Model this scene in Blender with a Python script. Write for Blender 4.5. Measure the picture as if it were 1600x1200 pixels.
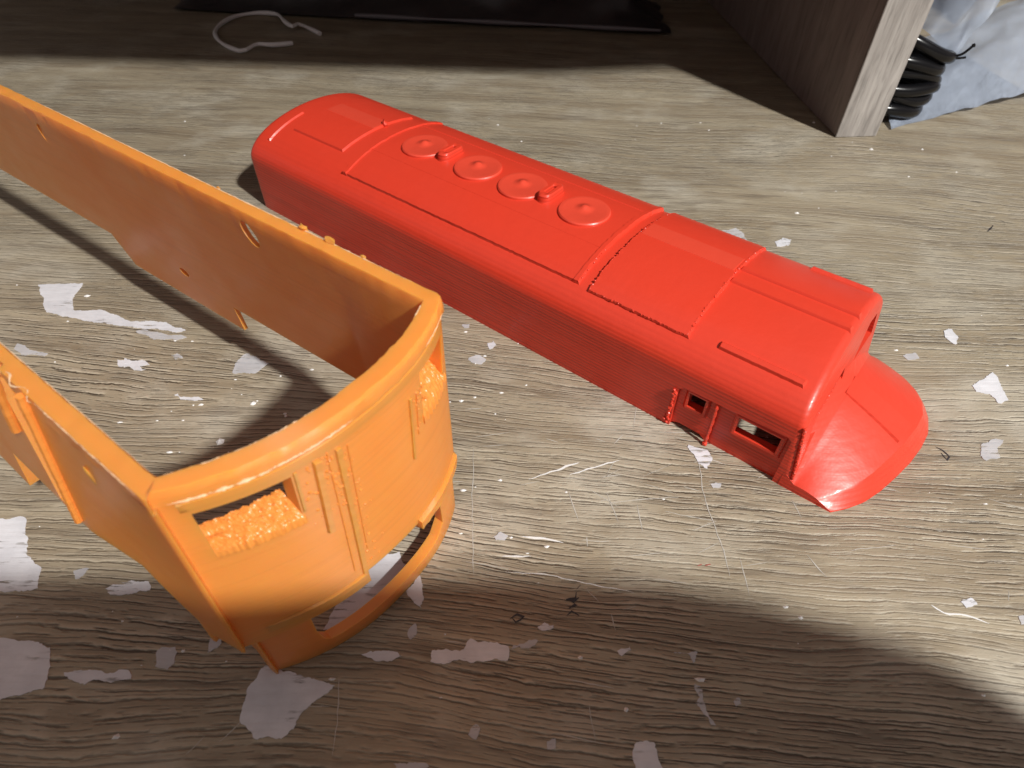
import bpy, bmesh, math, random
from mathutils import Vector, Matrix, noise
from math import sin, cos, pi, radians, sqrt

for o in list(bpy.data.objects):
    bpy.data.objects.remove(o)
sc = bpy.context.scene
col = sc.collection
S = 0.006            # one modelling unit is 6 mm; everything below is laid out in these units
random.seed(7)

# ---------------------------------------------------------------- camera
cd = bpy.data.cameras.new('camera')
cam = bpy.data.objects.new('camera', cd); col.objects.link(cam)
cd.sensor_width = 36; cd.lens = 22.5; cd.clip_start = 0.004; cd.clip_end = 50
PITCH, ROLL = radians(46.3), radians(0.6)
f_ = Vector((0, cos(PITCH), -sin(PITCH))); r_ = Vector((1, 0, 0)); u_ = r_.cross(f_)
r2 = r_*cos(ROLL) + u_*sin(ROLL); u2 = -r_*sin(ROLL) + u_*cos(ROLL)
CAM_ROT = Matrix((r2, u2, -f_)).transposed().to_4x4()
cam.matrix_world = Matrix.Translation((0, 0, 20*S)) @ CAM_ROT
cd.dof.use_dof = True; cd.dof.focus_distance = 26*S; cd.dof.aperture_fstop = 34
sc.camera = cam

# ---------------------------------------------------------------- light
w = bpy.data.worlds.new('World'); sc.world = w; w.use_nodes = True
bg = w.node_tree.nodes['Background']
# a plain room: walls dimmer than the ceiling
wt = w.node_tree; tcw = wt.nodes.new('ShaderNodeTexCoord'); sw = wt.nodes.new('ShaderNodeSeparateXYZ'); wr = wt.nodes.new('ShaderNodeMapRange')
wt.links.new(tcw.outputs['Generated'], sw.inputs[0]); wt.links.new(sw.outputs[2], wr.inputs[0])
wr.inputs[1].default_value = 0; wr.inputs[2].default_value = 1; wr.inputs[3].default_value = .17; wr.inputs[4].default_value = .35
wt.links.new(wr.outputs[0], bg.inputs[1]); bg.inputs[0].default_value = (1.0, 0.88, 0.85, 1)
ld = bpy.data.lights.new('ceiling_lamp', 'POINT'); lamp = bpy.data.objects.new('ceiling_lamp', ld); col.objects.link(lamp)
lamp.location = (151*S, -132*S, 212*S); ld.energy = 188; ld.shadow_soft_size = 0.040; ld.color = (1.0, 0.985, 0.94)
sc.view_settings.view_transform = 'Standard'; sc.view_settings.look = 'None'
sc.view_settings.exposure = 0; sc.view_settings.gamma = 1

# ---------------------------------------------------------------- helpers
def nz(x, y=0., z=0., k=1.):
    return noise.noise(Vector((x*k, y*k, z*k)))

def finish(me, smooth=35):
    if smooth:
        me.polygons.foreach_set('use_smooth', [True]*len(me.polygons))
        me.set_sharp_from_angle(angle=radians(smooth))

def obj(name, bm, mat, parent=None, smooth=35, scale=True, recalc=True):
    if recalc: bmesh.ops.recalc_face_normals(bm, faces=bm.faces[:])
    me = bpy.data.meshes.new(name); bm.to_mesh(me); bm.free()
    if scale: me.transform(Matrix.Scale(S, 4))
    if mat: me.materials.append(mat)
    finish(me, smooth)
    o = bpy.data.objects.new(name, me); col.objects.link(o)
    if parent: o.parent = parent
    return o

def tag(o, label=None, cat=None, group=None, kind=None):
    if label: o['label'] = label
    if cat: o['category'] = cat
    if group: o['group'] = group
    if kind: o['kind'] = kind
    return o

def thing(name, label, cat, loc=(0, 0, 0), rz=0., group=None):
    o = bpy.data.objects.new(name, None); col.objects.link(o)
    o.empty_display_size = 0.01
    o.location = Vector(loc)*S; o.rotation_euler = (0, 0, rz)
    return tag(o, label, cat, group)

def add_box(bm, a, b, M=None):
    vs = [bm.verts.new(Vector((x, y, z))) for x in (a[0], b[0]) for y in (a[1], b[1]) for z in (a[2], b[2])]
    if M is not None:
        for v in vs: v.co = M @ v.co
    for f in ((0, 1, 3, 2), (4, 6, 7, 5), (0, 4, 5, 1), (2, 3, 7, 6), (0, 2, 6, 4), (1, 5, 7, 3)):
        bm.faces.new([vs[i] for i in f])
    return vs

def add_prism(bm, pts, a, b, axis):
    """polygon in the plane across axis, extruded from a to b"""
    def P(p, h):
        return Vector((h, p[0], p[1])) if axis == 0 else Vector((p[0], h, p[1])) if axis == 1 else Vector((p[0], p[1], h))
    lo = [bm.verts.new(P(p, a)) for p in pts]; hi = [bm.verts.new(P(p, b)) for p in pts]
    bm.faces.new(lo); bm.faces.new(hi[::-1]); n = len(pts)
    for i in range(n): bm.faces.new((lo[i], hi[i], hi[(i+1) % n], lo[(i+1) % n]))

def add_loft(bm, rings, caps=True, closed=True):
    R = [[bm.verts.new(Vector(p)) for p in r] for r in rings]; n = len(R[0])
    for a, b in zip(R, R[1:]):
        for i in range(n if closed else n-1):
            bm.faces.new((a[i], a[(i+1) % n], b[(i+1) % n], b[i]))
    if caps:
        bm.faces.new(R[0]); bm.faces.new(R[-1][::-1])
    return R

def add_tube(bm, pts, rad, n=10, caps=True):
    pts = [Vector(p) for p in pts]; rings = []
    for i, p in enumerate(pts):
        t = (pts[min(i+1, len(pts)-1)] - pts[max(i-1, 0)]).normalized()
        ref = Vector((0, 0, 1)) if abs(t.z) < .9 else Vector((1, 0, 0))
        a = t.cross(ref).normalized(); b = t.cross(a).normalized()
        r = rad(i/(len(pts)-1)) if callable(rad) else rad
        rings.append([p + a*r*cos(2*pi*k/n) + b*r*sin(2*pi*k/n) for k in range(n)])
    add_loft(bm, rings, caps)

def add_lathe(bm, prof, c, n=40, M=None):
    rings = [[Vector((c[0]+r*cos(2*pi*k/n), c[1]+r*sin(2*pi*k/n), c[2]+z)) for k in range(n)] for r, z in prof]
    add_loft(bm, rings, True)

def add_blob(bm, c, r, seed=0, amp=.35, sub=1, sq=(1, 1, 1)):
    g = bmesh.ops.create_icosphere(bm, subdivisions=sub, radius=1)
    for v in g['verts']:
        d = v.co.normalized()
        k = 1 + amp*nz(d.x*1.7+seed*3.1, d.y*1.7, d.z*1.7+seed)
        v.co = Vector(c) + Vector((d.x*sq[0], d.y*sq[1], d.z*sq[2]))*r*k

def smooth_path(pts, step):
    """Catmull-Rom resample of a polyline"""
    P = [Vector(p) for p in pts]; out = []
    for i in range(len(P)-1):
        a, b, c, d = P[max(i-1, 0)], P[i], P[i+1], P[min(i+2, len(P)-1)]
        n = max(1, int((c-b).length/step))
        for k in range(n):
            t = k/n
            out.append(.5*((2*b) + (c-a)*t + (2*a-5*b+4*c-d)*t*t + (3*b-a-3*c+d)*t**3))
    out.append(P[-1]); return out

def cut(o, bmc, self_=True):
    """boolean difference at modelling scale (object must not be scaled yet)"""
    bmesh.ops.recalc_face_normals(bmc, faces=bmc.faces[:])
    me = bpy.data.meshes.new('cutter'); bmc.to_mesh(me); bmc.free()
    c = bpy.data.objects.new('cutter', me); col.objects.link(c)
    m = o.modifiers.new('b', 'BOOLEAN'); m.operation = 'DIFFERENCE'; m.solver = 'EXACT'; m.use_self = self_; m.object = c
    bpy.context.view_layer.update()
    dg = bpy.context.evaluated_depsgraph_get()
    new = bpy.data.meshes.new_from_object(o.evaluated_get(dg))
    o.modifiers.clear(); old = o.data; nm = old.name; o.data = new; bpy.data.meshes.remove(old); new.name = nm
    bpy.data.objects.remove(c); bpy.data.meshes.remove(me)

# ---------------------------------------------------------------- materials
class Mat:
    def __init__(s, name):
        s.m = bpy.data.materials.new(name); s.m.use_nodes = True; s.t = s.m.node_tree; s.n = s.t.nodes
        s.b = s.n['Principled BSDF']
    def node(s, typ, **kw):
        n = s.n.new(typ)
        for k, v in kw.items(): setattr(n, k, v)
        return n
    def link(s, a, b): s.t.links.new(a, b)
    def coords(s, k=(1, 1, 1), rot=(0, 0, 0)):
        tc = s.node('ShaderNodeTexCoord'); mp = s.node('ShaderNodeMapping')
        mp.inputs['Scale'].default_value = [q/S for q in k]; mp.inputs['Rotation'].default_value = rot
        s.link(tc.outputs['Object'], mp.inputs[0]); return mp.outputs[0]
    def noise(s, vec, scale=1., detail=3., rough=.55, dist=0.):
        n = s.node('ShaderNodeTexNoise'); n.inputs['Scale'].default_value = scale; n.inputs['Detail'].default_value = detail
        n.inputs['Roughness'].default_value = rough; n.inputs['Distortion'].default_value = dist
        s.link(vec, n.inputs['Vector']); return n.outputs['Fac']
    def ramp(s, fac, stops):
        n = s.node('ShaderNodeValToRGB'); e = n.color_ramp.elements
        while len(e) < len(stops): e.new(.5)
        for el, (p, c) in zip(e, stops):
            el.position = p; el.color = (c, c, c, 1) if not isinstance(c, tuple) else (*c, 1)
        s.link(fac, n.inputs[0]); return n.outputs[0]
    def math(s, op, a, b=0., c=0.):
        n = s.node('ShaderNodeMath', operation=op)
        for i, q in enumerate((a, b, c)):
            if isinstance(q, (int, float)): n.inputs[i].default_value = q
            else: s.link(q, n.inputs[i])
        return n.outputs[0]
    def mix(s, fac, a, b, mode='MIX'):
        n = s.node('ShaderNodeMix', data_type='RGBA', blend_type=mode)
        for i, q in ((0, fac), (6, a), (7, b)):
            if isinstance(q, (int, float)): n.inputs[i].default_value = q
            elif isinstance(q, tuple): n.inputs[i].default_value = (*q, 1)
            else: s.link(q, n.inputs[i])
        return n.outputs[2]
    def bump(s, h, strength, dist, prev=None):
        n = s.node('ShaderNodeBump'); n.inputs['Strength'].default_value = strength; n.inputs['Distance'].default_value = dist
        s.link(h, n.inputs['Height'])
        if prev is not None: s.link(prev, n.inputs['Normal'])
        return n.outputs[0]
    def set(s, **kw):
        for k, v in kw.items():
            i = s.b.inputs[k]
            if isinstance(v, (int, float)): i.default_value = v
            elif isinstance(v, tuple): i.default_value = (*v, 1) if len(v) == 3 and i.type == 'RGBA' else v
            else: s.link(v, i)
        return s.m

def desk_mat():
    m = Mat('embossed_oak_laminate')
    tc = m.node('ShaderNodeTexCoord'); sca = m.node('ShaderNodeVectorMath', operation='SCALE'); sca.inputs[3].default_value = 1/S
    m.link(tc.outputs['Object'], sca.inputs[0])
    sep = m.node('ShaderNodeSeparateXYZ'); m.link(sca.outputs[0], sep.inputs[0]); x, y = sep.outputs[0], sep.outputs[1]
    def vec(kx, ky, yy, off=0.):
        c = m.node('ShaderNodeCombineXYZ'); m.link(m.math('MULTIPLY', x, kx), c.inputs[0]); m.link(m.math('MULTIPLY', yy, ky), c.inputs[1]); c.inputs[2].default_value = off
        return c.outputs[0]
    warp = m.math('SUBTRACT', m.noise(vec(.035, .07, y), 1, 2, .5), .5)
    y2 = m.math('ADD', m.math('ADD', y, m.math('MULTIPLY', x, .085)), m.math('MULTIPLY', warp, 5.))
    w2 = m.math('SUBTRACT', m.noise(vec(.35, .6, y), 1, 2, .5), .5)
    y2 = m.math('ADD', y2, m.math('MULTIPLY', w2, .28))
    pores = m.noise(vec(.16, 1.25, y2), 1, 4, .62)
    bands = m.noise(vec(.07, .75, y2, 9.), 1, 3, .55)
    fib = m.noise(vec(.9, 24., y2, 2.), 1, 2, .6)
    blot = m.noise(vec(.16, .2, y, 13.), 1, 4, .6)
    amp = m.ramp(m.noise(vec(.09, .16, y, 21.), 1, 2, .5), [(.33, .3), (.6, 1.)])
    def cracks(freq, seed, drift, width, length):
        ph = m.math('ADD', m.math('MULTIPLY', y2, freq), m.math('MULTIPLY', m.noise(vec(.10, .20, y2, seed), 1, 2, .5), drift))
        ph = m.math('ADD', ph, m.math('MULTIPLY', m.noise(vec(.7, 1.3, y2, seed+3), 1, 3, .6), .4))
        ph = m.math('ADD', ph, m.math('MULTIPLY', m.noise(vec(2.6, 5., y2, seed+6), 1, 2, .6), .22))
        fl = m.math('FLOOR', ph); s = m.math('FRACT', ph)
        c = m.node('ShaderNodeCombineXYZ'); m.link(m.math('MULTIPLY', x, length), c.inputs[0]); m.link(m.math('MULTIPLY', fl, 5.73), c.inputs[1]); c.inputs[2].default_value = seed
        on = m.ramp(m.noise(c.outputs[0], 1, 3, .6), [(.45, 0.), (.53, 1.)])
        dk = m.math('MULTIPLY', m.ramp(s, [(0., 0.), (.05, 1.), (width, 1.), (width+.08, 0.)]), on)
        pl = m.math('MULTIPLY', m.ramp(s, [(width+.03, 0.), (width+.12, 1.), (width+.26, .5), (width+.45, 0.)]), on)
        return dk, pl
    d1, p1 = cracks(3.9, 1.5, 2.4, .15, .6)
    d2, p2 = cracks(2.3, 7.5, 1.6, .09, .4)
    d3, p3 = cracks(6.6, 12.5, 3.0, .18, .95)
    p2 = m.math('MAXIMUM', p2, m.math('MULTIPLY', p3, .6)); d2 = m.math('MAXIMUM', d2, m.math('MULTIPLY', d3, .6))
    base = m.mix(m.ramp(bands, [(.32, 0.), (.68, 1.)]), COLA, COLB)
    base = m.mix(m.math('MULTIPLY', m.ramp(fib, [(.3, 1.), (.7, 0.)]), .3), base, (.13, .095, .06))
    base = m.mix(m.math('MULTIPLY', m.ramp(blot, [(.50, 0.), (.72, 1.)]), .55), base, (.58, .55, .47))
    base = m.mix(m.math('MULTIPLY', m.ramp(pores, [(.36, 1.), (.44, 0.)]), .45), base, (.10, .075, .055))
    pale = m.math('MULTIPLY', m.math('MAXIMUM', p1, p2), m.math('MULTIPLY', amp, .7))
    base = m.mix(pale, base, (.62, .55, .43))  # pale line beside each dark pore: embossing highlight put into the colour
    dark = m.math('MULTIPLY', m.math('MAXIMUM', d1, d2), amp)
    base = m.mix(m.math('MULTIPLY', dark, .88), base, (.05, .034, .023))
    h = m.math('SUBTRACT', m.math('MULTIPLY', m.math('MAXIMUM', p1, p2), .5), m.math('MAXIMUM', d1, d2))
    b1 = m.bump(m.math('MULTIPLY', h, amp), .6, .0007)
    b2 = m.bump(m.noise(vec(6., 14., y, 5.), 1, 3, .6), .15, .0006, b1)
    rough = m.ramp(blot, [(.3, .42), (.7, .58)])
    return m.set(**{'Base Color': base, 'Normal': b2, 'Roughness': rough, 'Specular IOR Level': .4})

COLA = (.26, .205, .14); COLB = (.44, .378, .275)

def plastic(name, base, layer, rough=.33, sss=0., alt=None, bump=.35, smear=.25, aniso=0., lines=.0, soft=.22, coat=.2, spec=.45, period=0.):
    m = Mat(name)
    ln = m.noise(m.coords((.12, .12, layer)), 1, 3, .6)
    if period:
        tz = m.node('ShaderNodeTexCoord'); sz = m.node('ShaderNodeSeparateXYZ'); m.link(tz.outputs['Object'], sz.inputs[0])
        ph = m.math('ADD', m.math('MULTIPLY', sz.outputs[2], 2*pi/(period*S)), m.math('MULTIPLY', m.noise(m.coords((.15, .15, .6)), 1, 2, .5), 5.))
        ln = m.math('ADD', m.math('MULTIPLY', m.math('SINE', ph), .075), m.math('ADD', m.math('MULTIPLY', ln, .6), .16))
    big = m.noise(m.coords((.35, .35, .5)), 1, 3, .55)
    ge = m.node('ShaderNodeNewGeometry'); sp3 = m.node('ShaderNodeSeparateXYZ'); m.link(ge.outputs['Normal'], sp3.inputs[0]); nz3 = sp3.outputs[2]
    steep = m.math('SUBTRACT', 1., m.math('MULTIPLY', m.math('ABSOLUTE', nz3), .85))
    c = m.mix(m.math('MULTIPLY', m.ramp(big, [(.35, 0.), (.7, 1.)]), smear), base, alt or tuple(q*.85 for q in base))
    n1 = m.bump(m.math('MULTIPLY', ln, steep), bump, .00035)
    n2 = m.bump(m.noise(m.coords((1.3, 1.3, 1.3)), 1, 3, .6), soft, .0005, n1)
    c = m.mix(m.math('MULTIPLY', m.math('MULTIPLY', m.ramp(ln, [(.35, 1.), (.5, 0.)]), lines), m.math('SUBTRACT', 1., m.math('ABSOLUTE', nz3))), c, tuple(q*.55 for q in base))
    kw = {'Base Color': c, 'Normal': n2, 'Roughness': m.ramp(big, [(.3, rough-.06), (.7, rough+.1)]), 'Specular IOR Level': spec}
    kw['Coat Weight'] = coat; kw['Coat Roughness'] = .16; kw['Coat Normal'] = n2
    if aniso:
        tg = m.node('ShaderNodeTangent', direction_type='RADIAL', axis='Z')
        kw['Tangent'] = tg.outputs[0]; kw['Anisotropic'] = aniso; kw['Anisotropic Rotation'] = .25
    if sss:
        kw['Subsurface Weight'] = sss; kw['Subsurface Radius'] = (1., .35, .1); kw['Subsurface Scale'] = .006
    return m.set(**kw)

def simple(name, base, rough=.5, bump=0., k=(1, 1, 1), var=.2, spec=.5, **kw):
    m = Mat(name); n = m.noise(m.coords(k), 1, 4, .6)
    c = m.mix(m.math('MULTIPLY', n, var*2), base, tuple(q*.6 for q in base))
    d = {'Base Color': c, 'Roughness': rough, 'Specular IOR Level': spec}
    if bump: d['Normal'] = m.bump(n, bump, .0006)
    d.update(kw); return m.set(**d)

def wood(name, a, b, k, bump=.2):
    m = Mat(name); n = m.noise(m.coords(k), 1, 4, .6, .3); f = m.noise(m.coords(tuple(q*3 for q in k)), 1, 3, .6)
    c = m.mix(m.ramp(n, [(.3, 0.), (.7, 1.)]), a, b)
    c = m.mix(m.math('MULTIPLY', m.ramp(f, [(.3, 1.), (.5, 0.)]), .5), c, tuple(q*.45 for q in a))
    return m.set(**{'Base Color': c, 'Roughness': .5, 'Normal': m.bump(f, bump, .0005)})

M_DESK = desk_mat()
M_RED = plastic('red_printed_plastic', (.70, .050, .024), 7., .36, .0, bump=.6, lines=.55, coat=.16, spec=.4, period=.16, smear=.2)
M_ORANGE = plastic('orange_printed_plastic', (.84, .30, .06), 9., .40, .5, alt=(.78, .24, .04), bump=.16, lines=.12, aniso=.9, soft=.12, smear=.5, coat=.2, spec=.55)
M_RED_SHEEN = plastic('red_sheen_tint', (.73, .068, .036), 5.5, .34, .0, bump=.2, smear=.1)  # same red plastic, lightened: sheen of the top layers put into the colour
M_GREYSC = simple('pale_scratch', (.52, .49, .44), .6, 0, (3, 3, 3), .2)
M_ROUGH = plastic('rough_orange_plastic', (.82, .28, .055), 4., .3, .12, bump=.5)
M_PALE = simple('stress_whitened_plastic', (.88, .62, .38), .3, .3, (4, 4, 4), .15)
def paper_mat(alpha):
    m = Mat('paper_residue'); n = m.noise(m.coords((.9, .9, .9)), 1, 4, .6)
    g = m.noise(m.coords((.9, 6.5, 1)), 1, 4, .65); p = m.noise(m.coords((.5, .7, 1)), 1, 3, .6)
    c = m.mix(m.ramp(n, [(.3, 0.), (.7, 1.)]), (.62, .62, .66), (.78, .78, .82))
    worn = m.math('MULTIPLY', m.ramp(g, [(.38, 1.), (.46, 0.)]), m.ramp(p, [(.5, 0.), (.62, 1.)]))
    return m.set(**{'Base Color': m.mix(m.math('MULTIPLY', m.ramp(g, [(.3, 1.), (.55, 0.)]), .22), c, (.45, .43, .43)), 'Roughness': .6,
                    'Normal': m.bump(g, .25, .0004), 'Alpha': m.math('MULTIPLY', m.math('SUBTRACT', 1., worn), alpha)})
M_PAPER = paper_mat(.94); M_WORN = paper_mat(.62)
M_CHALK = simple('chalky_white', (.78, .77, .76), .7, .2, (3, 3, 3), .1)
M_INK = simple('black_ink', (.04, .035, .04), .5, 0, (3, 3, 3), .3)
M_REDINK = simple('faded_red_ink', (.42, .10, .08), .6, 0, (3, 3, 3), .3)
M_SHELF = wood('dark_walnut_board', (.19, .155, .148), (.27, .225, .212), (.9, .9, .12))
M_LIT_EDGE = wood('lit_walnut_edge', (.22, .20, .185), (.42, .39, .365), (1.3, 1.3, .14), .35)  # paler than the board: lamplight on the front edge put into the colour
M_BLACKBAG = simple('black_plastic_film', (.028, .025, .03), .28, .3, (.6, .6, .6), .3)
M_HEM_SHINE = simple('hem_highlight_grey', (.16, .15, .17), .4, .2, (1, 1, 1), .2)  # bag film made greyer: highlight along its front edge put into the colour
M_FROST = simple('frosted_plastic_film', (.54, .61, .74), .28, .25, (.3, .3, .3), .3, Alpha=.68)
M_CABLE = simple('black_cable_rubber', (.005, .005, .006), .22, .05, (1, 1, 1), .2, .3)
M_TIE = simple('white_coated_wire', (.9, .9, .93), .45, .1, (1, 1, 1), .1)
M_CASTER = simple('dark_caster_slab', (.02, .02, .022), .4, 0, (1, 1, 1), .1)

# ---------------------------------------------------------------- desk
bm = bmesh.new()
bmesh.ops.create_grid(bm, x_segments=40, y_segments=40, size=1)
for v in bm.verts: v.co = Vector((v.co.x*110, 45 + v.co.y*75, 0))
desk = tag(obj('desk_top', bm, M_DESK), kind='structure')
desk['label'] = 'worn oak-look laminate desk top with embossed grain and paper residue'

def flat_piece(name, pts, mat, h, jag, seed, parent):
    """thin irregular plate lying on the desk"""
    P = [Vector((p[0], p[1], 0)) for p in pts]; n = len(P); out = []
    for i in range(n):
        a, b = P[i], P[(i+1) % n]; L = (b-a).length; k = max(2, int(L/.06))
        nn = Vector((b.y-a.y, a.x-b.x, 0)).normalized() if L > 1e-6 else Vector((0, 0, 0))
        for j in range(k):
            t = j/k; q = a.lerp(b, t)
            out.append(q + nn*jag*(nz(q.x*2.1+seed, q.y*2.1, 3.3)*1.1 + .35*nz(q.x*6+seed, q.y*6, 1.) + .35*nz(q.x*15+seed, q.y*15, 1.)))
    bm = bmesh.new()
    lo = [bm.verts.new(q) for q in out]
    hi = [bm.verts.new(q + Vector((0, 0, h + .012*abs(nz(q.x, q.y, seed))))) for q in out]
    m = len(out)
    for i in range(m): bm.faces.new((lo[i], lo[(i+1) % m], hi[(i+1) % m], hi[i]))
    f = bm.faces.new(hi)
    bmesh.ops.triangulate(bm, faces=[f])
    return obj(name, bm, mat, parent, smooth=0)

FLAKES = [('white paper residue torn in a T shape inside the orange shell', [(-23.87, 25.67), (-21.69, 25.81), (-21.65, 24.53), (-21.08, 23.67), (-19.94, 23.73), (-19.03, 23.41), (-18.05, 22.92), (-16.87, 22.98), (-15.28, 22.37), (-15.66, 22.18), (-16.5, 22.44), (-17.88, 22.51), (-19.37, 22.8), (-21.39, 23.23), (-22.41, 23.55), (-22.97, 24.41)]), (None, [(-17.53, 22.24), (-17.21, 22.34), (-15.05, 21.88), (-15.35, 21.74), (-16.52, 21.73)]), (None, [(-22.6, 20.99), (-22.56, 21.33), (-22.14, 21.21), (-21.76, 20.92), (-20.85, 20.68), (-20.93, 20.55), (-21.95, 20.58)]), (None, [(-17.61, 20.36), (-17.22, 20.24), (-16.49, 20.33), (-16.03, 20.06), (-16.54, 19.97), (-16.08, 19.73), (-16.27, 19.65), (-16.92, 19.88), (-17.28, 19.92)]), (None, [(-15.31, 20.68), (-15.07, 20.81), (-14.73, 20.52), (-15.08, 20.39)]), (None, [(-12.34, 20.11), (-12.29, 20.4), (-11.98, 20.81), (-11.33, 20.53), (-10.81, 20.21), (-11.25, 19.57), (-12.16, 19.59)]), (None, [(-14.25, 18.31), (-13.9, 18.16), (-13.23, 18.17), (-12.97, 18.03), (-13.4, 17.88), (-13.9, 18.02)]), ('large white paper residue at the left edge of the desk', [(-18.91, 12.14), (-17.39, 12.21), (-16.81, 11.19), (-16.57, 10.83), (-15.82, 10.36), (-15.52, 9.56), (-16.29, 9.44), (-17.34, 9.43)]), ('large grey-lit paper residue in the shadow at the left edge', [(-16.49, 7.97), (-14.11, 7.69), (-13.77, 6.93), (-13.73, 6.47), (-14.38, 6.29), (-15.35, 6.02)]), (None, [(-13.32, 9.59), (-13.01, 9.86), (-12.04, 9.83), (-11.85, 9.6), (-12.49, 9.37), (-13.13, 9.41)]), (None, [(-10.83, 7.53), (-10.72, 7.77), (-10.29, 7.73), (-10.11, 7.25), (-10.31, 7.04), (-10.66, 7.15)]), (None, [(-9.32, 7.9), (-9.26, 8.14), (-8.99, 8.06), (-8.93, 7.83), (-9.16, 7.67), (-9.24, 7.55)]), (None, [(-13.37, 6.9), (-12.46, 7.02), (-11.91, 6.86), (-11.48, 6.99), (-11.29, 6.77), (-12.29, 6.65), (-12.62, 6.54)]), ('wide round paper residue beside the lowest corner of the orange shell', [(-7.71, 6.62), (-7.39, 7.18), (-6.66, 7.0), (-5.14, 6.61), (-5.62, 6.2), (-5.93, 5.93), (-6.02, 5.51), (-6.4, 5.21), (-7.12, 5.22), (-7.71, 5.66), (-7.81, 6.18)]), ('white paper residue under the opening of the orange pilot', [(-5.87, 8.28), (-5.4, 10.13), (-4.97, 10.72), (-3.81, 11.05), (-3.6, 10.62), (-3.41, 10.5), (-3.92, 9.8), (-4.23, 9.47), (-4.23, 9.03), (-4.7, 8.5), (-5.19, 8.39)]), (None, [(-3.34, 9.59), (-3.05, 10.16), (-2.82, 9.37), (-2.88, 9.0)]), ('long straight-edged paper residue on the shadowed wood', [(-2.38, 7.66), (-1.4, 7.73), (-1.22, 8.03), (-0.71, 7.93), (-0.01, 7.84), (-0.05, 7.45), (-1.47, 7.34), (-2.32, 7.37)]), (None, [(0.05, 7.8), (0.32, 7.96), (0.88, 8.05), (0.78, 7.89), (0.38, 7.77)]), (None, [(-4.53, 7.52), (-4.26, 7.64), (-3.46, 7.61), (-3.29, 7.47), (-4.02, 7.39)]), (None, [(-3.22, 8.21), (-3.17, 8.45), (-2.99, 8.54), (-2.94, 8.25), (-3.06, 8.05)]), (None, [(5.55, 6.76), (5.73, 6.72), (5.78, 6.05), (5.9, 5.62), (5.67, 5.96), (5.41, 6.25), (5.61, 6.4)]), (None, [(3.59, 5.19), (4.11, 5.19), (4.12, 4.87), (4.22, 4.41), (3.6, 4.32), (3.48, 4.79)]), (None, [(-3.16, 4.62), (-2.55, 4.68), (-2.21, 4.56), (-2.33, 4.31), (-3.03, 4.31)]), (None, [(-1.07, 5.31), (-0.96, 5.56), (-0.83, 5.52), (-0.91, 5.21)]), (None, [(7.01, 15.81), (7.37, 15.72), (7.81, 15.63), (7.81, 15.16), (7.54, 14.69), (7.22, 14.93), (7.17, 15.33)]), (None, [(7.52, 13.98), (7.73, 14.07), (7.93, 14.02), (7.85, 13.84), (7.58, 13.81)]), ('white paper residue to the right of the red nose', [(19.99, 19.25), (21.27, 20.13), (21.39, 19.81), (21.24, 19.42), (21.1, 18.48), (20.6, 18.29), (20.47, 18.84), (19.97, 18.94)]), (None, [(20.38, 22.84), (20.75, 22.98), (20.84, 22.53), (20.51, 21.95), (20.27, 22.39)]), (None, [(18.74, 16.03), (19.17, 16.26), (19.76, 16.27), (19.35, 15.88), (19.15, 15.4), (18.52, 15.23), (18.39, 15.48)]), (None, [(11.7, 31.12), (12.59, 31.53), (12.87, 30.89), (12.91, 29.89), (11.94, 30.24)]), (None, [(14.39, 30.16), (14.92, 30.54), (15.44, 30.37), (15.08, 29.86), (14.45, 29.73)]), (None, [(-1.97, 20.67), (-1.52, 20.89), (-1.16, 20.6), (-1.38, 20.27), (-1.86, 20.35)]), (None, [(-2.39, 22.93), (-2.0, 23.03), (-2.05, 22.76), (-2.32, 22.71)]), (None, [(-1.14, 21.62), (-0.85, 21.88), (-0.72, 21.54), (-1.01, 21.28)]), (None, [(5.07, 7.7), (5.83, 7.72), (5.65, 7.39), (5.57, 7.6)]), (None, [(16.41, 9.0), (16.92, 9.09), (16.72, 8.73), (16.38, 8.7)]), (None, [(14.77, 9.45), (15.24, 9.57), (15.28, 9.35), (14.87, 9.24)]), (None, [(17.71, 21.14), (18.37, 21.32), (18.4, 20.98), (17.83, 20.85)]), (None, [(-0.62, 11.69), (-0.35, 11.84), (-0.06, 11.69), (-0.21, 11.49), (-0.53, 11.51)]), (None, [(3.35, 7.72), (3.77, 7.88), (3.79, 7.72), (3.48, 7.6)]), (None, [(-14.66, 10.19), (-14.24, 10.31), (-14.26, 10.03), (-14.43, 9.94)]), (None, [(-12.1, 10.52), (-11.63, 10.72), (-11.54, 10.29), (-11.81, 10.22)]), (None, [(0.89, 8.45), (1.1, 8.56), (1.46, 8.5), (1.42, 8.38), (1.01, 8.33)]), (None, [(6.59, 6.32), (6.8, 6.41), (6.82, 6.23), (6.61, 6.16)]), (None, [(1.1, 5.16), (1.3, 5.25), (1.33, 5.04), (1.15, 5.0)]), (None, [(-17.3, 20.44), (-16.92, 20.2), (-17.14, 20.12)]), (None, [(9.06, 21.47), (9.46, 21.69), (9.51, 21.35), (9.12, 21.18)]), (None, [(9.48, 21.35), (10.28, 21.66), (10.37, 21.41), (9.55, 21.01)])]
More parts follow.
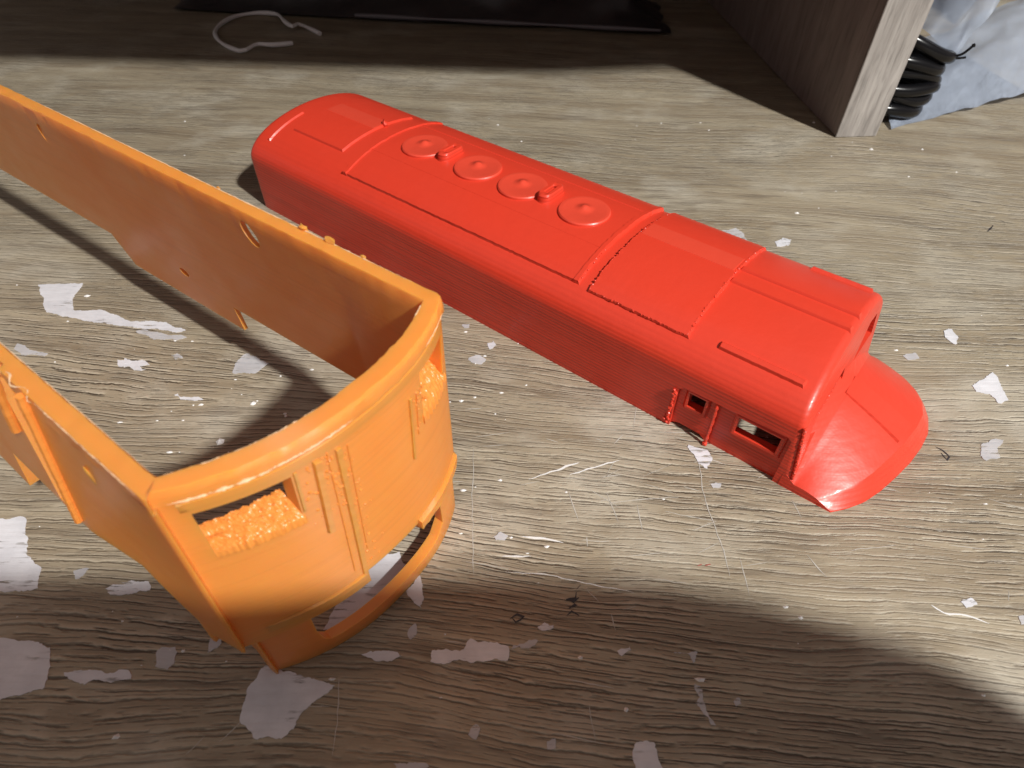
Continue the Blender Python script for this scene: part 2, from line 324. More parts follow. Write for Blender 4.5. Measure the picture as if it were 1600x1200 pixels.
SCRATCHES = [[(0.67, 14.13), (1.5, 14.47), (2.63, 14.93)], [(2.23, 14.36), (3.36, 14.79), (4.21, 15.05)], [(3.45, 13.06), (4.77, 13.27), (6.21, 13.4)], [(0.39, 11.67), (1.18, 11.61), (1.85, 11.46)], [(2.53, 11.55), (3.53, 11.51)], [(-0.15, 10.33), (1.14, 10.25), (2.21, 10.03), (4.09, 9.65)], [(-0.27, 10.92), (0.72, 10.91)], [(13.77, 9.33), (14.06, 9.06), (14.75, 8.98), (15.34, 8.71)], [(10.27, 11.07), (10.43, 10.66), (10.67, 10.26)], [(7.37, 15.72), (7.22, 14.33), (7.21, 13.05), (7.39, 11.23), (7.4, 10.27)], [(-5.09, 6.83), (-4.92, 5.77), (-4.87, 4.79)], [(-8.16, 5.08), (-7.81, 5.41), (-7.39, 6.18)], [(-8.94, 4.75), (-8.57, 5.24)], [(3.27, 8.9), (3.36, 8.38)], [(8.93, 20.84), (9.95, 21.49)], [(2.51, 9.76), (2.9, 9.32)], [(17.74, 13.45), (18.43, 13.19), (19.11, 13.06)], [(-1.49, 15.6), (-1.42, 13.22), (-1.22, 10.18)], [(11.85, 11.28), (13.5, 11.5)], [(-2.12, 8.02), (-0.71, 7.79)], [(2.35, 6.19), (2.45, 5.18)], [(4.79, 10.13), (5.94, 9.98)], [(1.63, 6.9), (3.14, 6.64)], [(5.63, 12.76), (7.41, 12.38)]]
INK = [[(1.83, 8.84), (2.0, 8.99), (2.24, 8.84)], [(1.9, 9.1), (2.16, 9.21), (2.02, 9.31), (2.28, 9.43)], [(1.85, 9.36), (2.15, 9.45), (2.21, 9.65)], [(2.19, 9.76), (2.35, 9.9)], [(-0.0, 8.69), (0.24, 8.87), (0.45, 8.78), (0.2, 8.61), (0.08, 8.74)], [(16.87, 15.91), (17.04, 15.72), (17.2, 15.4), (17.02, 15.25), (16.93, 15.59)], [(28.05, 32.55), (28.32, 32.35)], [(26.77, 31.4), (27.44, 32.07)]]
REDDOTS = [[(6.39, 10.64), (6.53, 10.69)], [(6.65, 10.64), (6.84, 10.69)]]
TIE = [(-19.3, 59.45), (-20.12, 58.96), (-20.85, 58.63), (-21.98, 58.75), (-22.4, 58.28), (-22.72, 57.52), (-23.21, 57.35), (-24.66, 58.52), (-25.92, 60.04), (-26.83, 61.96), (-27.03, 64.18), (-26.34, 66.36), (-24.7, 67.35), (-23.09, 67.02), (-22.09, 65.95), (-20.96, 63.84), (-20.03, 62.67), (-19.78, 63.53), (-19.3, 63.72), (-17.45, 61.91)]


for i, (lab, pts) in enumerate(FLAKES):
    o = flat_piece('paper_residue', pts, M_PAPER if lab or i % 3 == 0 else M_WORN, .02, .10, i*1.7, desk)
    if lab: o['label'] = lab

def ribbon(path, wd, h=.015, seed=0):
    bm = bmesh.new(); path = smooth_path([(p[0], p[1], h) for p in path], .15); rows = []
    for i, p in enumerate(path):
        t = (path[min(i+1, len(path)-1)] - path[max(i-1, 0)]).normalized(); n = Vector((-t.y, t.x, 0))
        k = wd*(.35 + .9*abs(nz(p.x*2.2+seed, p.y*2.2, 1.)))*min(1, .25+3*min(i, len(path)-1-i)/len(path))
        p = p + n*.05*nz(p.x*3+seed, p.y*3, 7.)
        rows.append((bm.verts.new(p+n*k), bm.verts.new(p-n*k)))
    for a, b in zip(rows, rows[1:]): bm.faces.new((a[0], a[1], b[1], b[0]))
    return bm
for i, p in enumerate(SCRATCHES): obj('scratch', ribbon(p, .028 if i not in (0, 1, 3, 6, 7) else .06, .012, i), M_CHALK if i in (0, 1, 3, 5, 6, 7) else M_GREYSC, desk)
for i, p in enumerate(INK): obj('ink_mark', ribbon(p, .075, .012, i+50), M_INK, desk)
for i, p in enumerate(REDDOTS): obj('ink_mark', ribbon(p, .10, .02, i+70), M_REDINK, desk)['label'] = 'small faded red dot'

bm = bmesh.new(); rnd = random.Random(5)
for i in range(70):
    x = rnd.gauss(3, 6); y = rnd.gauss(13.5, 3.5); a = rnd.gauss(.15, .35); L = rnd.uniform(.3, 1.6); wd = rnd.uniform(.008, .02)
    if rnd.random() < .15: a += pi/2
    q = [(x + L*cos(a)*k/3 + .02*rnd.random(), y + L*sin(a)*k/3 + .02*rnd.random()) for k in range(4)]; rows = []
    for k, p in enumerate(q):
        w_ = wd*(1 if k in (1, 2) else .25); rows.append((bm.verts.new((p[0]-w_*sin(a), p[1]+w_*cos(a), .009)), bm.verts.new((p[0]+w_*sin(a), p[1]-w_*cos(a), .009))))
    for r1, r2_ in zip(rows, rows[1:]): bm.faces.new((r1[0], r1[1], r2_[1], r2_[0]))
tag(obj('fine_scratches', bm, M_GREYSC, desk, 0), kind='stuff')

# scattered white crumbs
bm = bmesh.new(); rnd = random.Random(3)
for i in range(230):
    x = rnd.uniform(-26, 30); y = rnd.uniform(5, 46)
    if rnd.random() < .45: x = rnd.gauss(-10, 6); y = rnd.gauss(17, 6)
    r = abs(rnd.gauss(0, .04)) + .018
    if rnd.random() < .06: r *= 1.9
    n = rnd.randint(5, 7); a0 = rnd.random()*6; el = rnd.uniform(1, 2.2)
    pts = [(x + r*el*cos(a0+2*pi*k/n)*rnd.uniform(.6, 1.3), y + r*sin(a0+2*pi*k/n)*rnd.uniform(.6, 1.3)) for k in range(n)]
    lo = [bm.verts.new((p[0], p[1], 0)) for p in pts]; top = bm.verts.new((x, y, r*.6 + .015))
    for k in range(n): bm.faces.new((lo[k], lo[(k+1) % n], top))
tag(obj('white_crumbs', bm, M_CHALK, smooth=0), 'tiny white crumbs and specks scattered over the desk', 'crumbs', kind='stuff')

# ---------------------------------------------------------------- shelf unit behind
SA = radians(5.2)
sh = thing('shelf_unit', 'dark brown wooden shelf with upright divider whose front edge, coloured pale as if lit, stands on the desk', 'shelf', (22.1, 42.9, 0), SA)
def board(name, a, b, mat, bev=.06):
    bm = bmesh.new(); add_box(bm, a, b)
    bmesh.ops.bevel(bm, geom=bm.edges[:], offset=bev, segments=2, affect='EDGES')
    return obj(name, bm, mat, sh)
board('divider', (0.03, .12, 0.02), (2.87, 40, 30), M_SHELF)
board('edge_band', (0, 0, 0.02), (2.9, .117, 30), M_LIT_EDGE, .03)
bm = bmesh.new(); add_prism(bm, [(-85, -4.1), (0, -15.6), (11, -15.2), (17, -.4), (70, 2), (70, 39.9), (-85, 39.9)], 30.01, 32.8, 2); obj('top_board', bm, M_SHELF, sh)
board('back_panel', (-85, 40.01, 0.02), (70, 41, 32.8), M_SHELF)

# ---------------------------------------------------------------- white twist tie
bm = bmesh.new()
p = smooth_path([(x, y, .2 + .35*max(0, sin(i*.5)) * (1 if 5 < i < 18 else .4)) for i, (x, y) in enumerate(TIE)], .3)
add_tube(bm, p, lambda t: .17 + .03*sin(t*40), 8)
tag(obj('twist_tie', bm, M_TIE), 'white wire twist tie bent into an open loop on the shadowed desk under the shelf', 'twist tie')

# ---------------------------------------------------------------- black bag in the dark compartment
bm = bmesh.new(); nu, nv = 90, 34; rows = []
for i in range(nu+1):
    r = []
    for j in range(nv+1):
        a, b = i/nu, j/nv
        x = -33 + 47*a + .8*nz(b*4, 3, 0); y0 = 68.2 - 5.4*a + .9*nz(a*7, 1., 5.); y = y0 + 9*b
        e = min(a*6, (1-a)*9, 1); e2 = min(b*5, (1-b)*5, 1)
        z = .25 + (3.4*e2*e)*(.55 + .6*abs(nz(a*7, b*3, 2.)) + .25*abs(nz(a*19, b*9, 2.)))
        r.append(bm.verts.new((x, y, max(.05, z))))
    rows.append(r)
for i in range(nu):
    for j in range(nv): bm.faces.new((rows[i][j], rows[i+1][j], rows[i+1][j+1], rows[i][j+1]))
bag = tag(obj('plastic_bag', bm, M_BLACKBAG), 'crumpled black plastic bag lying in the dark shelf compartment', 'bag')

bm = bmesh.new(); add_tube(bm, smooth_path([(-15 + 4*i, 66.0 - .47*i + .15*nz(i, 3), .5 + .12*nz(i, 7)) for i in range(8)], .6), lambda q: .16+.05*sin(q*17), 8)
obj('hem_highlight', bm, M_HEM_SHINE, bag)
# ---------------------------------------------------------------- frosted bag and cable right of the divider
fb = thing('plastic_bag', 'frosted pale blue plastic bag holding a black cable, right of the shelf divider', 'bag', (32, 48, 0))
def sheet(fn, nu, nv):
    bm = bmesh.new(); R = [[bm.verts.new(Vector(fn(i/nu, j/nv)) - Vector((32, 48, 0))) for j in range(nv+1)] for i in range(nu+1)]
    for i in range(nu):
        for j in range(nv): bm.faces.new((R[i][j], R[i+1][j], R[i+1][j+1], R[i][j+1]))
    bmesh.ops.solidify(bm, geom=bm.faces[:], thickness=.05)
    return bm
def lower(a, b):
    x0, y0 = 26.4 + 14*a, 44.1 + 5.4*a**.8
    z0 = .08 + 1.3*max(0, a-.2)**1.0 + .1*nz(a*9, 0, 0)
    x = x0 + 1.5*b; y = y0 + 9*b
    z = z0 + 3.2*sin(b*pi*.55)*(.35+.9*a) + .35*nz(a*5, b*4, 1.) + .12*nz(a*14, b*9, 4.)
    return (x, y, max(.06, z))
obj('bag_sheet', sheet(lower, 50, 30), M_FROST, fb)
def roll(a, b):
    c0 = Vector((29.6, 46.2, 3.8)); c1 = Vector((34.0, 47.5, 12.0)); c = c0.lerp(c1, a)
    d = Vector((-.55, .6, .35)).normalized()
    t = b*1.25*pi - .25
    r = 1.5 + 1.0*a
    base = c + d*(b*5.5 + .2*nz(a*4, b*4, 2)) + Vector((.1, -.5, .3))*sin(t)*r*.8
    return tuple(base + Vector((.25*nz(a*6, b*6, 0), .3*nz(a*5, b*7, 6.), .3*nz(a*6, b*5, 3.))))
obj('rolled_edge', sheet(roll, 30, 30), M_FROST, fb)
bm = bmesh.new(); add_tube(bm, [Vector((-2.0, 2.2, 5.6)), Vector((-.6, 2.4, 8.2)), Vector((1.6, 2.9, 12))], lambda q: 1.1+.25*sin(q*5), 14); obj('dark_insert', bm, M_CABLE, fb)
cb = thing('cable', 'coil of thick black cable tied inside the frosted bag', 'cable', (27.5, 47, 0))
for k, (dx, dy, z, tilt, rr_) in enumerate(((-.1, 0, .8, .10, 2.9), (.45, .3, 1.55, .22, 2.7), (.2, .1, 2.25, .16, 3.0), (.55, .55, 2.9, .33, 2.8), (.3, .3, 3.65, .24, 2.9), (1.05, .6, 4.4, .45, 2.85))):
    bm = bmesh.new(); pts = []
    for i in range(49):
        a = 2*pi*i/48 + .4
        pts.append((dx - 1.2 + rr_*cos(a) + .12*sin(2*a+k), dy + 1.9*sin(a), z + tilt*2.2*cos(a+2.6) + .14*sin(3*a+k*1.7)))
    add_tube(bm, pts, .44, 12, caps=False); obj('coil_turn', bm, M_CABLE, cb)
bm = bmesh.new()
add_tube(bm, smooth_path([(2.2, -.4, 4.0), (2.8, -.6, 4.3), (3.3, -.5, 4.75)], .1), .09, 8)
add_tube(bm, smooth_path([(2.2, -.4, 3.9), (2.8, -.5, 4.0), (3.2, -.5, 4.05)], .1), .08, 8)
add_blob(bm, (3.35, -.5, 4.8), .15, 2)
obj('tie_tail', bm, M_CABLE, cb)

# ---------------------------------------------------------------- red shell
W, HS, RISE, LB = 8.9, 2.9, 1.8, 31.7
RA = radians(-38.0)
red = thing('locomotive_shell', 'red 3D-printed locomotive roof shell with round fans and sloping nose', 'model train shell', (-14.83, 33.5, 0), RA)
def roof_z(v):
    t = 2*v/W - 1
    return HS + RISE*sqrt(max(0, 1-t*t))
def roof_n(v):
    d = (roof_z(min(v+.02, W)) - roof_z(max(v-.02, 0)))/.04
    return Vector((0, -d, 1)).normalized()
def red_ring(u, inset, k=48, zb=0., lean=False):
    pts = []
    a, hs, rise = W/2 - inset, HS, RISE - inset
    P = [(-a, zb + (hs-zb)*i/8) for i in range(8)]
    P += [(-a*cos(pi*i/k), hs + rise*sin(pi*i/k)) for i in range(k+1)]
    P += [(a, hs - (hs-zb)*(i+1)/8) for i in range(8)]
    for x, z in P:
        uu = u - (.16*max(0, z-.2) if lean else 0)
        pts.append(Vector((uu, x + W/2, z)))
    return pts
def make_red_body():
    bm = bmesh.new(); rings = []
    for i in range(7):
        a = i/6*pi/2
        rings.append(red_ring(0, .45*(1-sin(a)), zb=0))
    for r, i in zip(rings, range(7)):
        a = i/6*pi/2
        for p in r: p.x = .1 + .45*(1-cos(a))
    n = 60
    for i in range(1, n): rings.append(red_ring(.55 + (LB-1.25)*i/n, 0))
    for i in range(7):
        a = i/6*pi/2
        rings.append(red_ring(LB + .35 - .30*(1-sin(a)), .28*(1-cos(a)), lean=True))
    add_loft(bm, rings)
    o = obj('body_shell', bm, None, None, 0, scale=False)
    c = bmesh.new(); t = .42
    add_loft(c, [red_ring(t+.3, t, zb=-1), red_ring(LB-1.6, t, zb=-1), red_ring(LB-.1, t, zb=-1, lean=True)])
    cut(o, c)
    c = bmesh.new()
    # recessed cab sides
    for s in (0, 1):
        q = (lambda v: v) if s == 0 else (lambda v: W - v)
        lo, hi = sorted((q(-1), q(.17)))
        add_prism(c, [(26.95, -1), (31.36, -1), (31.36, 2.34), (31.2, 2.44), (27.15, 2.30), (26.95, 2.12)], lo, hi, 1)
    cut(o, c)
    c = bmesh.new()
    for s in (0, 1):
        q = (lambda v: v) if s == 0 else (lambda v: W - v)
        lo, hi = sorted((q(-1), q(1)))
        add_box(c, (27.42, lo, 1.42), (28.08, hi, 2.14))
        add_box(c, (29.42, lo, 1.34), (31.02, hi, 2.16))
        add_prism(c, [(26.98, -1), (28.4, -1), (28.4, .05), (28.2, .2), (27.3, .22), (26.98, .1)], lo, hi, 1)
    add_prism(c, [(.75, 1.5), (2.4, 1.7), (3.5, 2.1), (4.12, 2.15), (4.1, 3.0), (1.3, 2.75)], 30.2, 33, 0)
    add_prism(c, [(5.4, 2.4), (7.9, 2.2), (7.9, 3.2), (6.9, 3.35), (6.3, 3.0)], 30.2, 33, 0)
    cut(o, c)
    o.data.materials.clear(); o.data.materials.append(M_RED)
    o.data.transform(Matrix.Scale(S, 4)); finish(o.data, 32); o.parent = red
make_red_body()

def roof_patch(name, u0, u1, v0, v1, h, jag=0., parent=None, mat=None, nu=None, nv=None, soft=.10, seed=0.):
    nu = nu or max(4, int((u1-u0)/.12)); nv = nv or max(4, int((v1-v0)/.16))
    bm = bmesh.new()
    def P(u, v, k): return Vector((u, v, roof_z(v))) + roof_n(v)*k
    R = []
    for i in range(nu+1):
        row = []
        for j in range(nv+1):
            u = u0 + (u1-u0)*i/nu; v = v0 + (v1-v0)*j/nv
            if jag:
                if i in (0, nu): u += jag*(.6*nz(v*6+seed, u, 1.) + .8*(random.random()-.5))
                if j in (0, nv): v += jag*.5*(.6*nz(u*6+seed, v, 2.) + .6*(random.random()-.5))
            row.append((u, v))
        R.append(row)
    G = [[bm.verts.new(P(u, v, h + (jag*.25*nz(u*7, v*7, seed) if jag and (i in (0, nu) or j in (0, nv)) else 0))) for j, (u, v) in enumerate(r)] for i, r in enumerate(R)]
    for i in range(nu):
        for j in range(nv): bm.faces.new((G[i][j], G[i+1][j], G[i+1][j+1], G[i][j+1]))
    loop = [(i, 0) for i in range(nu+1)] + [(nu, j) for j in range(1, nv+1)] + [(i, nv) for i in range(nu-1, -1, -1)] + [(0, j) for j in range(nv-1, 0, -1)]
    cu, cv = (u0+u1)/2, (v0+v1)/2; low = []
    for i, j in loop:
        u, v = R[i][j]
        u += soft*(1 if i == nu else -1 if i == 0 else 0); v += soft*(1 if j == nv else -1 if j == 0 else 0)
        low.append(bm.verts.new(P(u, v, -.06)))
    n = len(loop)
    for k in range(n):
        a, b = loop[k], loop[(k+1) % n]
        bm.faces.new((G[a[0]][a[1]], G[b[0]][b[1]], low[(k+1) % n], low[k]))
    return obj(name, bm, mat or M_RED, parent or red, 30)

roof_patch('rear_hatch', 2.2, 6.05, 2.0, 7.0, .10)
roof_patch('crown_strip', 2.3, 6.0, 4.25, 5.3, .11, mat=M_RED_SHEEN)
roof_patch('fan_panel', 7.3, 21.45, .95, 7.85, .12, .06, seed=1.)
roof_patch('front_hatch', 22.08, 26.45, .85, 7.9, .12, .09, seed=5.)
roof_patch('crown_strip', 22.15, 26.35, 4.55, 5.6, .14, mat=M_RED_SHEEN)
roof_patch('rear_rib', 1.2, 1.34, .9, 3.3, .08)
roof_patch('roof_rib', 26.55, 31.15, 4.02, 4.22, .09)
roof_patch('roof_rib', 26.55, 31.15, 5.0, 5.2, .09)
for v0, u0, u1 in ((.98, 27.7, 30.8), (W-1.25, 28.6, 31.0)):
    roof_patch('drip_rail', u0, u1, v0, v0+.17, .12, .03)
roof_patch('panel_rib', 7.5, 21.3, 6.35, 6.45, .145)
roof_patch('panel_rib', 7.5, 21.3, 2.75, 2.85, .13)
roof_patch('panel_border', 7.28, 7.5, .95, 7.85, .19, .05, seed=9.)
roof_patch('panel_border', 21.28, 21.47, .95, 7.85, .16, .04, seed=12.)
def teeth(path, r, seed):
    bm = bmesh.new()
    for i, (u, v) in enumerate(path):
        k = r*(.55 + .9*abs(nz(i*.77, seed)))
        add_blob(bm, Vector((u + .05*nz(i*.9, seed+3), v + .05*nz(i*.8, seed+6), roof_z(v))) + roof_n(v)*.09, k, i+seed, .4, 1)
    tag(obj('edge_teeth', bm, M_RED, red), kind='stuff')
teeth([(22.08, .9+.17*i) for i in range(41)], .07, 1)
teeth([(26.45, .9+.17*i) for i in range(41)], .075, 2)
teeth([(22.1+.17*i, .85) for i in range(26)], .06, 3)
teeth([(7.3, .95+.17*i) for i in range(41)], .07, 4)
teeth([(21.5, .95+.2*i) for i in range(10)], .06, 5)
# lug at the corner of the rear hatch
bm = bmesh.new(); add_blob(bm, (6.1, 5.0, roof_z(5)+.12), .17, 1, .5, 2, (1.2, .8, 1.1)); obj('lug', bm, M_RED, red)
# fans
fanprof = [(1.27, -.2), (1.27, .01), (1.22, .05), (1.0, .065), (.98, .06), (.8, .085), (.78, .08), (.6, .105), (.58, .10), (.4, .125), (.24, .145), (.14, .20), (.06, .22), (.01, .22)]
bm = bmesh.new(); add_lathe(bm, fanprof, (0, 0, 0), 44); fan0 = obj('roof_fan', bm, M_RED_SHEEN, red, 25)
for i, u in enumerate((9.58, 13.12, 15.85, 19.3)):
    o = fan0 if i == 0 else fan0.copy()
    if i: col.objects.link(o); o.parent = red
    o.location = Vector((u, W/2, roof_z(W/2) + .14))*S; o.rotation_euler = (0, 0, i*.7); o.scale = (.93, .93, 1.25)
# exhaust stacks
def stadium(lu, lv, n=10):
    r = lu/2; h = lv/2 - r
    return [(r*cos(a), h + r*sin(a)) for a in [pi*k/n for k in range(n+1)]] + [(r*cos(a), -h + r*sin(a)) for a in [pi + pi*k/n for k in range(n+1)]]
bm = bmesh.new(); O, I = stadium(.66, 1.55), stadium(.2, .75)
rings = [[(x*k, y*k, z) for x, y in O] for k, z in ((1.12, -.2), (1.0, .06), (.97, .26), (.86, .33))] + [[(x*k, y*k, z) for x, y in I] for k, z in ((1.25, .33), (1., .28), (1., .0))]
rings = [[Vector((x + .03*nz(x*4, y*4, z*4), y + .03*nz(x*4, y*4, z*4+9), z)) for x, y, z in r] for r in rings]
add_loft(bm, rings); ex0 = obj('exhaust_stack', bm, M_RED, red, 40)
for i, u in enumerate((11.2, 17.35)):
    o = ex0 if i == 0 else ex0.copy()
    if i: col.objects.link(o); o.parent = red
    o.location = Vector((u, W/2+.15, roof_z(W/2) + .14))*S
# nose
NP = [(0, 33.6), (.5, 34.0), (1.2, 34.42), (2.1, 34.75), (3.14, 35.02), (4.2, 35.25), (5.23, 35.38), (6.2, 35.40), (7.0, 35.2), (7.7, 34.85), (8.3, 34.3), (8.7, 33.7), (8.9, 33.2)]
def nose_plan(v):
    for (a, p), (b, q) in zip(NP, NP[1:]):
        if v <= b + 1e-9: return p + (q-p)*(v-a)/(b-a)
    return NP[-1][1]
def make_nose():
    bm = bmesh.new(); nv = 56; cols = []
    for j in range(nv+1):
        t = -cos(pi*j/nv); v = W/2*(1+t)
        e = max(0, 1-abs(t)**1.75)
        z0 = .38 + 1.75*e; zf = .30 + .66*e
        ue = nose_plan(v); st = ue - .62
        pr = [(31.6, z0+.42), (31.72, z0+.30), (32.08, z0+.015), (32.14, z0)]
        for k in range(1, 13):
            a = k/12; pr.append((32.1 + (st-32.1)*a, z0 + (zf-z0)*a + .04*sin(pi*a)))
        pr += [(st + .07, zf - .035), (st + .13, zf*.90 - .03), (st + .30, zf*.60), (st + .48, zf*.30), (ue - .02, .05), (ue, 0.)]
        cols.append([Vector((u, v, z)) for u, z in pr])
    c0 = [Vector((p.x, -.015, 0)) for p in cols[0]]; c1 = [Vector((p.x, W+.015, 0)) for p in cols[-1]]
    cols = [c0] + cols + [c1]
    add_loft(bm, cols, False, False)
    obj('nose', bm, M_RED, red, 17)
    bm = bmesh.new(); rows = []
    for v in (3.78, 3.86, 4.96, 5.04):
        t = 2*v/W-1; e = 1-abs(t)**1.75; z0 = .38+1.75*e; zf = .30+.66*e; ue = nose_plan(v); st = ue-.6
        r = []
        for k in range(13):
            a = k/12*.96; r.append(Vector((32.05 + (st-32.05)*a, v, z0 + (zf-z0)*a + .04*sin(pi*a) + (.085 if 3.8 < v < 5. else -.03))))
        rows.append(r)
    add_loft(bm, rows, False, False); obj('nose_stripe', bm, M_RED, red, 40)
make_nose()
bm = bmesh.new(); add_prism(bm, [(34.2, 6.9), (34.8, 6.72), (34.86, 6.98), (34.3, 7.3)], .15, .45, 2); obj('coupler_lug', bm, M_RED, red)
# window frames in the recess, handrail
def frame(u0, u1, z0, z1, wd, v0=.17, proud=.11):
    bm = bmesh.new()
    def ring(a, y): return [Vector((u0-a, y, z0-a)), Vector((u1+a, y, z0-a)), Vector((u1+a, y, z1+a)), Vector((u0-a, y, z1+a))]
    add_loft(bm, [ring(0, v0+.02), ring(0, v0-proud), ring(wd*.5, v0-proud-.02), ring(wd, v0-proud+.04), ring(wd+.04, v0+.02)], False)
    return obj('window_frame', bm, M_RED, red, 30)
frame(27.42, 28.08, 1.42, 2.14, .16); frame(29.42, 31.02, 1.34, 2.16, .17)
bm = bmesh.new(); add_tube(bm, smooth_path([(28.52, .12, 2.3), (28.53, .03, 2.1), (28.55, .03, 1.2), (28.56, .0, .3), (28.56, -.02, .06)], .15), lambda t: .07+.02*sin(t*31), 8)
add_blob(bm, (28.56, -.03, .1), .12, 5); obj('handrail', bm, M_RED, red)
bm = bmesh.new()
for i in range(26):
    a = i/25; add_blob(bm, (26.85 + .12*nz(i*.9, 1, 0) - .25*(1-a)*abs(nz(i*.7)), -.02 + .05*nz(i*1.3, 2, 0), .12 + 1.9*a), .06 + .06*abs(nz(i*.8, 5, 0)), i, .5, 1)
obj('print_scar', bm, M_RED, red)
bm = bmesh.new()
for i in range(44):   # ragged bead down the front edge of the cab
    a = i/43; z = .5 + 2.6*a
    add_blob(bm, (LB+.33 - .16*max(0, z-.2), .05 + .05*nz(i*.6), z), .05 + .035*abs(nz(i*.9, 3, 0)), i, .5, 1)
for i in range(26):
    a = i/25; add_blob(bm, (LB - .16*1.9 + .18 + .08*nz(i), 1.0 + 2.4*a, 2.5 + .22*a + .05*nz(i*1.1, 4, 0)), .07 + .05*abs(nz(i*.7, 9, 0)), i+60, .6, 1)
obj('edge_bead', bm, M_RED, red)

# ---------------------------------------------------------------- orange shell
OA = radians(-36.335)
orange = thing('locomotive_shell', 'orange 3D-printed locomotive lower shell, open-topped, with curved front and slot window', 'model train shell', (-6.91, 7.148, 0), OA)
TOP, T = 9.65, .45
def uf(v): return 1.48 - .045*abs(v-4.1)**2.35
def far_v(u): return 7.72 + .023*min(u, 0)
def orange_path(u_near, u_far, step):
    """outer/inner plan points and a 0..1 'front' weight"""
    P = []
    n = int(-u_near/step)
    ue = .12
    for i in range(n):
        a = i/n; u = u_near + (ue-u_near)*a
        P.append(((u, -.37), (u_near + (uf(.09)-T-u_near)*a, .09), 0.))
    for u, v, wf in ((.16, -.355, .4), (.22, -.30, .8)): P.append(((u, v), (uf(.09)-T+.01+wf*.01, .09+wf*.01), wf))
    m = int(8.0/step)
    for i in range(m+1):
        a = i/m; v = -.22 + (7.60+.22)*a; vi = .13 + (7.22-.13)*a
        P.append(((uf(v), v), (uf(vi)-T, vi), 1.))
    ue2 = uf(7.6) - .06
    n = int(-u_far/step)
    for i in range(n+1):
        a = i/n; u = ue2 + (u_far-ue2)*a
        P.append(((u, far_v(u) if i else 7.68), (uf(7.23)-T-.02 + (u_far-uf(7.23)+T)*a, far_v(u)-T), max(0, .6-a*40)))
    return P
def lean(u, v, z):
    k = min(1., .22 + .17*max(0, -u))*max(0., min(1., (1.1-v)/1.3))
    if v > 4.5 and u < -.6: return .55*max(0., min(1., (-u-.6)/2.5))*(TOP-z)/6.45
    return -k*(TOP-z)/6.45 if v < 1.1 else 0.
def make_orange():
    P = orange_path(-25, -31, .16); bm = bmesh.new(); rings = []
    zs = [2.1 + (9.05-2.1)*i/12 for i in range(13)]
    for k, (po, pi_, wf) in enumerate(P):
        thin = .62 if (po[1] > 5 and po[0] < -.6) else 0.
        sec = [(thin, z) for z in zs] + [(-.02*wf - .01, 9.16), (-.20*wf - .02, 9.2), (-.21*wf - .02, 9.42), (-.19*wf-.01, 9.58), (-.08*wf, 9.645), (.92, 9.65), (1., 9.59)] + [(1., z) for z in zs[::-1]]
        ring = []
        for i, (a, z) in enumerate(sec):
            u = po[0] + (pi_[0]-po[0])*a; v = po[1] + (pi_[1]-po[1])*a
            if 13 <= i <= 20:
                j = .035*nz(k*.35, i*.9, 1.) + .03*nz(k*.9, i, 4.)
                v += j*(1 if po[1] > 3 else -1)*.7; u += j*wf; z += .02*nz(k*.3, i, 8.)
            v += lean(u, v, z)
            ring.append(Vector((u, v, z)))
        rings.append(ring)
    add_loft(bm, rings)
    o = obj('shell_wall', bm, None, None, 0, scale=False)
    c = bmesh.new()
    # bottom outline of the side walls
    add_prism(c, [(-40, 1.4), (-1.0, 1.4), (-1.25, 2.8), (-2.2, 3.8), (-10.6, 3.8), (-10.65, 2.5), (-18.3, 2.5), (-18.9, 4.0), (-40, 4.0)], 5.9, 9.8, 1)
    add_prism(c, [(-40, 1.4), (-1.0, 1.4), (-1.2, 3.15), (-2.6, 4.7), (-9., 4.7), (-9.15, 3.15), (-16.8, 3.2), (-17.4, 4.8), (-40, 4.8)], -3., 1.2, 1)
    add_prism(c, [(-3, 1.5), (9.9, 1.5), (9.9, 2.6), (-3, 2.6)], -.95, 4, 0)
    cut(o, c)
    c = bmesh.new()
    add_prism(c, [(.14, 7.1), (1.92, 7.08), (2.0, 8.62), (.16, 8.66)], -1.2, 3.5, 0)         # slot window
    add_prism(c, [(5.95, 7.1), (7.28, 7.05), (7.5, 8.55), (6.0, 8.6)], .12, 3.5, 0)         # window at the far end
    add_prism(c, [(2.95, 1.4), (5.6, 1.4), (5.5, 3.05), (2.95, 3.2)], -.2, 3.5, 0)
    add_prism(c, [(-6.85 + .32*cos(a) - .1*sin(a), 8.8 + .46*sin(a)) for a in [2*pi*k/14 for k in range(14)]], 6., 9., 1)
    add_prism(c, [(-13.4 + .3*cos(a), 4.3 + .2*sin(a)) for a in [2*pi*k/10 for k in range(10)]], 6., 9., 1)
    add_prism(c, [(-19.3 + .3*cos(a), 8.5 + .5*sin(a)) for a in [2*pi*k/14 for k in range(14)]], 6., far_v(-19)-T+.12, 1)
    add_prism(c, [(-6.1, 4.9), (-5.3, 4.9), (-5.15, 9.2), (-6.0, 9.9), (-6.3, 9.9)], -3, -.22, 1)      # recess beside the ribs
    cut(o, c)
    o.data.materials.clear(); o.data.materials.append(M_ORANGE)
    o.data.transform(Matrix.Scale(S, 4)); finish(o.data, 38); o.parent = orange
make_orange()

